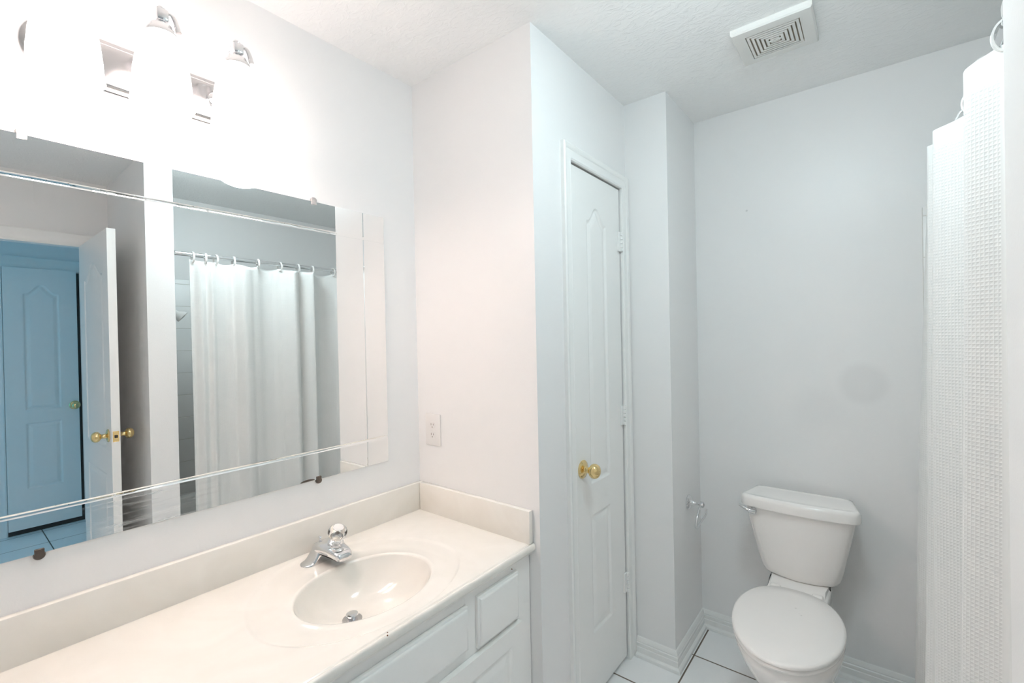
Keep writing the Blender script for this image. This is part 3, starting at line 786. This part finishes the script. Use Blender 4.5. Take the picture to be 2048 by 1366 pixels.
# bowl and pedestal
def egg(hw, yb, yf, ymid, e=0.0, sq=0.0):
    out = []
    n = 26
    for k in range(n + 1):
        a = PI * k / n            # 0: back, pi: front
        c, s = math.cos(a), max(math.sin(a), 0.0)
        if c >= 0:
            y = ymid + (yb - ymid) * (c ** (1 - sq)); x = hw * s ** (0.78 - 0.3 * sq)
        else:
            y = ymid + (ymid - yf) * c; x = hw * s ** 0.98
        out.append((max(x, 0.0), y))
    right = [(TX + a, b) for a, b in out]; left = [(TX - a, b) for a, b in out[::-1][1:-1]]
    return right + left
bm = bmesh.new()
loft(bm, [(egg(0.105, 2.10, 1.70, 1.90), 0.0), (egg(0.105, 2.10, 1.70, 1.90), 0.02), (egg(0.098, 2.10, 1.72, 1.90), 0.05), (egg(0.094, 2.10, 1.73, 1.90), 0.12), (egg(0.102, 2.11, 1.715, 1.88), 0.18),
          (egg(0.122, 2.12, 1.675, 1.86), 0.24), (egg(0.146, 2.12, 1.625, 1.84), 0.30), (egg(0.159, 2.12, 1.592, 1.83), 0.35), (egg(0.164, 2.12, 1.580, 1.83), 0.380), (egg(0.162, 2.12, 1.583, 1.83), 0.388), (egg(0.150, 2.11, 1.60, 1.83), 0.391)])
link('bowl', bm, M['porcelain'], to, 60)
bm = bmesh.new()   # raised deck that carries the tank
def deck(e, y0): return [(TX - 0.098 - e, y0 - e), (TX + 0.098 + e, y0 - e), (TX + 0.105 + e, 2.16), (TX + 0.10 + e, 2.262), (TX - 0.10 - e, 2.262), (TX - 0.105 - e, 2.16)]
loft(bm, [(deck(-0.02, 2.04), 0.26), (deck(0, 2.045), 0.33), (deck(0.003, 2.045), 0.395), (deck(0.0, 2.05), 0.405), (deck(-0.006, 2.055), 0.409), (deck(-0.007, 2.095), 0.4195)])
bmesh.ops.bevel(bm, geom=[e for e in bm.edges if abs((e.verts[0].co - e.verts[1].co).normalized().z) > 0.8], offset=0.010, segments=3, affect='EDGES')
link('tank_deck', bm, M['porcelain'], to, 40)
bm = bmesh.new()
loft(bm, [(egg(0.160, 2.048, 1.566, 1.83), 0.392), (egg(0.165, 2.052, 1.560, 1.83), 0.396), (egg(0.166, 2.052, 1.558, 1.83), 0.403), (egg(0.163, 2.05, 1.562, 1.83), 0.4085)])
link('seat', bm, M['seat'], to, 50)
bm = bmesh.new()
loft(bm, [(egg(0.160, 2.048, 1.566, 1.83), 0.4095), (egg(0.167, 2.053, 1.557, 1.83), 0.4125), (egg(0.1675, 2.053, 1.556, 1.83), 0.418), (egg(0.165, 2.051, 1.560, 1.83), 0.4225), (egg(0.158, 2.047, 1.568, 1.83), 0.4255), (egg(0.10, 2.0, 1.66, 1.83), 0.4275), (egg(0.02, 1.90, 1.80, 1.83), 0.428)])
link('seat_lid', bm, M['seat'], to, 60)
for dx in (-0.07, 0.07):
    bm = bmesh.new(); add_box(bm, TX + dx - 0.018, TX + dx + 0.018, 2.040, 2.066, 0.408, 0.424, 0.006, 3); link('seat_hinge', bm, M['seat'], to, 40)
for x, y, r in ((1.222, 1.905, 0.0045), (1.243, 1.868, 0.0035), (1.236, 1.874, 0.002)):
    bm = bmesh.new(); add_lathe(bm, [(0.0001, 0), (r, 0), (r * 0.8, 0.0006), (0.0001, 0.0008)], (x, y, 0.4276), (0, 0, 1), 12); link('scuff_mark', bm, mat('scuff_%d' % int(r * 1e4), (0.68, 0.655, 0.63), 0.6), to, 60)

# ------------------------------------------------------------------ toilet paper holder
tp = empty('toilet_paper_holder', (XQ, 2.127, 0.65), 'empty chrome toilet paper holder on the side wall by the toilet', 'paper holder')
bm = bmesh.new(); add_lathe(bm, [(0.0001, 0), (0.033, 0), (0.0335, 0.004), (0.030, 0.008), (0.022, 0.011), (0.0001, 0.0115)], (XQ, 2.127, 0.655), (1, 0, 0), 36); link('wall_plate', bm, M['chrome'], tp, 40)
bm = bmesh.new(); add_lathe(bm, [(0.0001, 0.008), (0.016, 0.010), (0.009, 0.020), (0.0065, 0.032), (0.0062, 0.046), (0.008, 0.050), (0.0125, 0.054), (0.0135, 0.061), (0.0125, 0.068), (0.007, 0.072), (0.0001, 0.073)], (XQ, 2.127, 0.655), (1, 0, 0), 28); link('post', bm, M['chrome'], tp, 40)
bm = bmesh.new(); AX = XQ + 0.058
add_tube(bm, spline([(AX, 2.118, 0.653), (AX, 2.092, 0.641), (AX, 2.066, 0.618), (AX, 2.050, 0.594), (AX, 2.048, 0.580), (AX, 2.060, 0.574), (AX, 2.100, 0.577), (AX, 2.160, 0.583), (AX, 2.192, 0.587), (AX, 2.200, 0.594), (AX, 2.202, 0.612)], 6), 0.0046, 12)
link('roll_arm', bm, M['chrome'], tp, 60)

# ------------------------------------------------------------------ tub, curtain, rod, rings, shower head
tb = empty('bathtub', (1.98, 1.58, 0), 'white bathtub behind the shower curtain', 'bathtub')
bm = bmesh.new()
def rrect(x0, x1, y0, y1, r, z, n=6):
    out = []
    for cx, cy, a0 in ((x1 - r, y1 - r, 0), (x0 + r, y1 - r, PI / 2), (x0 + r, y0 + r, PI), (x1 - r, y0 + r, 1.5 * PI)):
        for k in range(n + 1):
            a = a0 + PI / 2 * k / n; out.append(Vector((cx + r * math.cos(a), cy + r * math.sin(a), z)))
    return out
TBx0, TBx1, TBy0, TBy1 = 1.69, XT - 0.014, YW1 + 0.014, YB - 0.014
add_rings(bm, [rrect(TBx0, TBx1, TBy0, TBy1, 0.01, 0), rrect(TBx0, TBx1, TBy0, TBy1, 0.01, 0.36), rrect(TBx0 + 0.004, TBx1, TBy0, TBy1, 0.012, 0.375), rrect(TBx0 + 0.012, TBx1 - 0.004, TBy0 + 0.004, TBy1 - 0.004, 0.02, 0.38),
               rrect(TBx0 + 0.07, TBx1 - 0.05, TBy0 + 0.07, TBy1 - 0.07, 0.08, 0.378), rrect(TBx0 + 0.085, TBx1 - 0.065, TBy0 + 0.085, TBy1 - 0.085, 0.08, 0.36), rrect(TBx0 + 0.12, TBx1 - 0.10, TBy0 + 0.12, TBy1 - 0.20, 0.10, 0.10), rrect(TBx0 + 0.16, TBx1 - 0.14, TBy0 + 0.16, TBy1 - 0.26, 0.10, 0.07)])
link('tub_shell', bm, M['tub'], tb, 50)

RX, RZ = 1.645, 1.937
bm = bmesh.new(); add_tube(bm, [(RX, YW1, RZ), (RX, YB, RZ)], 0.0125, 20)
for y, d in ((YW1, 1), (YB, -1)): add_lathe(bm, [(0.0001, 0), (0.026, 0), (0.026, 0.005), (0.016, 0.014), (0.0126, 0.02)], (RX, y, RZ), (0, d, 0), 24, cap=False)
rod = tag(recenter(link('curtain_rod', bm, M['chrome'], None, 40)), 'chrome shower curtain rod across the tub opening', 'curtain rod')
RINGS = [0.949, 1.015, 1.067, 1.165, 1.306, 1.441, 1.565, 1.669, 1.821, 1.990, 2.135, 2.262]
# plan of the curtain: (y, x offset, negative = towards the room)
PLAN = [(0.930, -0.004), (0.949, 0.0), (0.982, -0.018), (1.015, 0.0), (1.041, -0.016), (1.067, 0.0), (1.115, 0.012), (1.148, -0.002), (1.165, -0.010), (1.200, -0.050), (1.235, -0.042), (1.270, -0.015), (1.306, 0.0), (1.345, 0.020), (1.390, 0.020),
        (1.441, 0.0), (1.470, -0.030), (1.505, -0.072), (1.540, -0.050), (1.565, -0.004), (1.600, -0.040), (1.635, -0.074), (1.655, -0.040), (1.669, -0.002), (1.710, 0.020), (1.760, 0.022), (1.821, 0.0), (1.870, -0.025), (1.920, -0.035), (1.965, -0.015),
        (1.990, 0.0), (2.030, -0.030), (2.070, -0.045), (2.110, -0.020), (2.135, 0.0), (2.170, -0.020), (2.200, -0.028), (2.240, -0.010), (2.262, 0.0), (2.280, 0.0)]
def curtain():
    pl = spline([(y, dx, 0) for y, dx in PLAN], 8)
    me = bpy.data.meshes.new('shower_curtain')
    top, bot, nz = 1.908, 0.12, 90
    u = [0.0]
    for a, b in zip(pl[:-1], pl[1:]): u.append(u[-1] + (b - a).length)
    verts, uvs, faces = [], [], []
    for i, p in enumerate(pl):
        y, dx = p.x, p.y
        k = max(0, min(len(RINGS) - 2, sum(1 for r in RINGS if r <= y) - 1))
        span = RINGS[k + 1] - RINGS[k]; t = min(max((y - RINGS[k]) / span, 0), 1)
        sag = 0.016 * math.sin(PI * t) * min(1.0, span / 0.14)
        for j in range(nz + 1):
            q = j / nz; z = (top - sag) + (bot - (top - sag)) * q
            amp = 1.0 + (0.12 if y < 1.75 else 0.12 + 0.8 * min(1, (y - 1.75) / 0.12)) * q + 0.06 * math.sin(5 * q + y * 9) * q
            if y < 1.13: amp = 1.0 + 0.3 * q
            wob = 0.004 * math.sin(y * 17 + 2.5 * q) * q
            x = RX + dx * amp - 0.012 * q + wob
            if dx > 0: x = RX + dx * (1 - 0.15 * q) - 0.012 * q + wob
            verts.append((x, y + 0.004 * math.sin(3 * q + y * 21) * q, z)); uvs.append((u[i], z))
    n = nz + 1
    for i in range(len(pl) - 1):
        for j in range(nz): faces.append((i * n + j, i * n + j + 1, (i + 1) * n + j + 1, (i + 1) * n + j))
    me.from_pydata(verts, [], faces)
    uvl = me.uv_layers.new(name='UVMap')
    for lp in me.loops: uvl.data[lp.index].uv = uvs[lp.vertex_index]
    for p in me.polygons: p.use_smooth = True
    me.materials.append(M['curtain'])
    o = bpy.data.objects.new('shower_curtain', me); COL.objects.link(o)
    s = o.modifiers.new('cloth thickness', 'SOLIDIFY'); s.thickness = 0.0018; s.offset = 0
    return recenter(o)
tag(curtain(), 'white waffle weave shower curtain hanging from the rod', 'shower curtain')
bm = bmesh.new()   # ring: flat C-hook around the rod and down through the hem
ring0 = None
RP = [(0.0225 * math.cos(a), -0.0145 + 0.0290 * math.sin(a)) for a in np.linspace(0, 2 * PI, 37)[:-1]]
rings = []
for k, (a, b) in enumerate(RP):
    l = math.hypot(a, b + 0.0145); nx_, nz_ = a / l, (b + 0.0145) / l
    rings.append([Vector((a + nx_ * o, h, b + nz_ * o)) for o, h in ((0.0022, -0.0048), (0.0022, 0.0048), (-0.0012, 0.0048), (-0.0012, -0.0048))])
rings.append(rings[0])
add_rings(bm, rings, cap=False)
bmesh.ops.remove_doubles(bm, verts=bm.verts, dist=1e-6)
ring0 = link('curtain_ring', bm, M['white_plastic'], None, 40)
ORD = ['first', 'second', 'third', 'fourth', 'fifth', 'sixth', 'seventh', 'eighth', 'ninth', 'tenth', 'eleventh', 'last']
for i, y in enumerate(RINGS):
    o = ring0 if i == 0 else ring0.copy()
    if i: COL.objects.link(o)
    o.location = (RX, y, RZ)
    o.rotation_euler = (0, {0: 0.1, 1: 0.0, 2: 0.0, 3: -0.12, 4: 0.90}.get(i, 0.34 + 0.08 * math.sin(i * 1.7)), 0.2 * math.sin(i * 2.1))
    tag(o, 'white plastic curtain ring, %s along the rod from the wing wall' % ORD[i], 'curtain ring', 'rings on the shower curtain rod')

sh = empty('shower_sprayer', (1.97, YW1, 1.66), 'white shower head beyond the curtain edge, seen in the mirror', 'shower head')
bm = bmesh.new(); add_lathe(bm, [(0.0001, 0), (0.028, 0), (0.026, 0.006), (0.010, 0.009), (0.0001, 0.009)], (1.97, YW1 + 0.012, 1.66), (0, 1, 0), 24); link('wall_flange', bm, M['white_plastic'], sh, 40)
bm = bmesh.new(); add_tube(bm, spline([(1.97, YW1 + 0.014, 1.66), (1.97, YW1 + 0.05, 1.662), (1.97, YW1 + 0.085, 1.645), (1.97, YW1 + 0.105, 1.622)], 6), 0.009, 12); link('shower_arm', bm, M['white_plastic'], sh, 50)
bm = bmesh.new(); add_lathe(bm, [(0.0001, -0.01), (0.012, -0.008), (0.015, 0.010), (0.024, 0.022), (0.034, 0.034), (0.037, 0.044), (0.035, 0.050), (0.0001, 0.052)], (1.97, YW1 + 0.105, 1.622), (-0.25, 0.72, -0.65), 32); link('spray_head', bm, M['white_plastic'], sh, 40)
